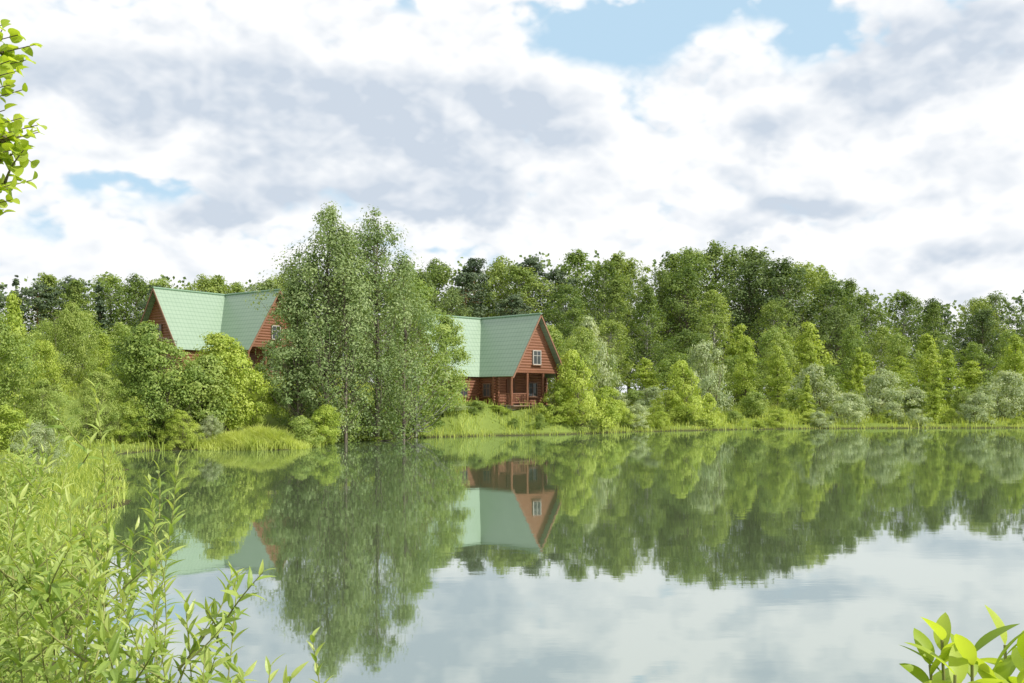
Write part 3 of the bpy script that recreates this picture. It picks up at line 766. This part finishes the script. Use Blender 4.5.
fine=MA(nt,'SUBTRACT',NOISE(nt,base,30,4,.55,'2D'),.5)
relief_shade=MA(nt,'ADD',MA(nt,'MULTIPLY',MA(nt,'SUBTRACT',bB,bA),.95),MA(nt,'MULTIPLY',fine,-.16))  # bright cloud tops and shaded undersides, painted into the sky colour
tex=MA(nt,'ADD',MA(nt,'MULTIPLY_ADD',fine,.5,MA(nt,'MULTIPLY',MA(nt,'SUBTRACT',bA,.48),1.1)),MA(nt,'MULTIPLY',MA(nt,'SUBTRACT',low,.5),1.5))
azw=MA(nt,'MULTIPLY_ADD',tex,.02,az)
elw=MA(nt,'MULTIPLY_ADD',tex,.02,el)
def blob(px,py,sx,sy,wt):
    a0=math.atan((px-512)/F);e0=math.atan((HY-py)/F*math.cos(a0))
    dx=MA(nt,'MULTIPLY',MA(nt,'SUBTRACT',azw,a0),F/sx);dy=MA(nt,'MULTIPLY',MA(nt,'SUBTRACT',elw,e0),F/sy)
    r=MA(nt,'MULTIPLY_ADD',dx,dx,MA(nt,'MULTIPLY',dy,dy))
    return r,wt
def total(L):
    s=None
    for b in L:
        r,wt=blob(*b);e=MA(nt,'POWER',2.71828,MA(nt,'MULTIPLY',r,-1.0))
        s=MA(nt,'MULTIPLY',e,wt) if s is None else MA(nt,'MULTIPLY_ADD',e,wt,s)
    return s
holes=total([(605,40,120,32,1.1),(825,46,80,30,1.0),(730,8,150,14,.8),(425,2,80,16,.85),(140,190,130,20,.85),(75,232,90,24,.75),(930,168,140,30,.6),(450,262,260,18,.55)])
greys=total([(230,95,280,44,1.0),(480,135,150,38,.8),(410,205,170,24,1.0),(215,218,60,18,.6),(790,215,75,20,1.0),(965,45,105,48,1.0),(770,122,50,20,.55),(1000,235,70,18,.5)])
def sstep(v,a,b):
    n=N_(nt,'ShaderNodeMapRange',interpolation_type='SMOOTHSTEP');setin(nt,n,0,v);n.inputs[1].default_value=a;n.inputs[2].default_value=b;return n.outputs[0]
cover=sstep(MA(nt,'SUBTRACT',MA(nt,'MULTIPLY_ADD',tex,1.0,.84),holes),-.15,.45)
away=sstep(MA(nt,'ABSOLUTE',az),.55,.8)
greys=MA(nt,'MULTIPLY_ADD',away,.4,greys)
grey=sstep(MA(nt,'MULTIPLY_ADD',tex,.55,greys),.22,.80)
gg=MA(nt,'ADD',MA(nt,'MULTIPLY_ADD',grey,.80,.08),relief_shade,clamp=True)
cc=MIX(nt,gg,(8.8,8.85,8.9),(5.2,5.85,6.7))
bluec=MIX(nt,.85,sky.outputs[0],(4.7,6.6,8.1))
fin=MIX(nt,cover,bluec,cc)
bg=N_(nt,'ShaderNodeBackground');bg.inputs[1].default_value=.12;nt.links.new(fin,bg.inputs[0])
o=N_(nt,'ShaderNodeOutputWorld');nt.links.new(bg.outputs[0],o.inputs[0])

sl=bpy.data.lights.new('sun','SUN');sl.energy=5.0;sl.angle=math.radians(.5);sl.color=(1,.95,.86)
so=bpy.data.objects.new('sun',sl);COL.objects.link(so)
dv=Vector((math.sin(SUN_AZ)*math.cos(SUN_EL),math.cos(SUN_AZ)*math.cos(SUN_EL),math.sin(SUN_EL)))
so.rotation_euler=dv.to_track_quat('Z','Y').to_euler();so.location=(30,-20,60)

cd=bpy.data.cameras.new('camera');cam=bpy.data.objects.new('camera',cd);COL.objects.link(cam)
cd.lens=35;cd.sensor_width=36;cd.clip_start=.05;cd.clip_end=5000
cam.location=(0,0,CH);cam.rotation_euler=(math.radians(90),0,0);cd.shift_y=(HY-341.5)/1024
scene.camera=cam
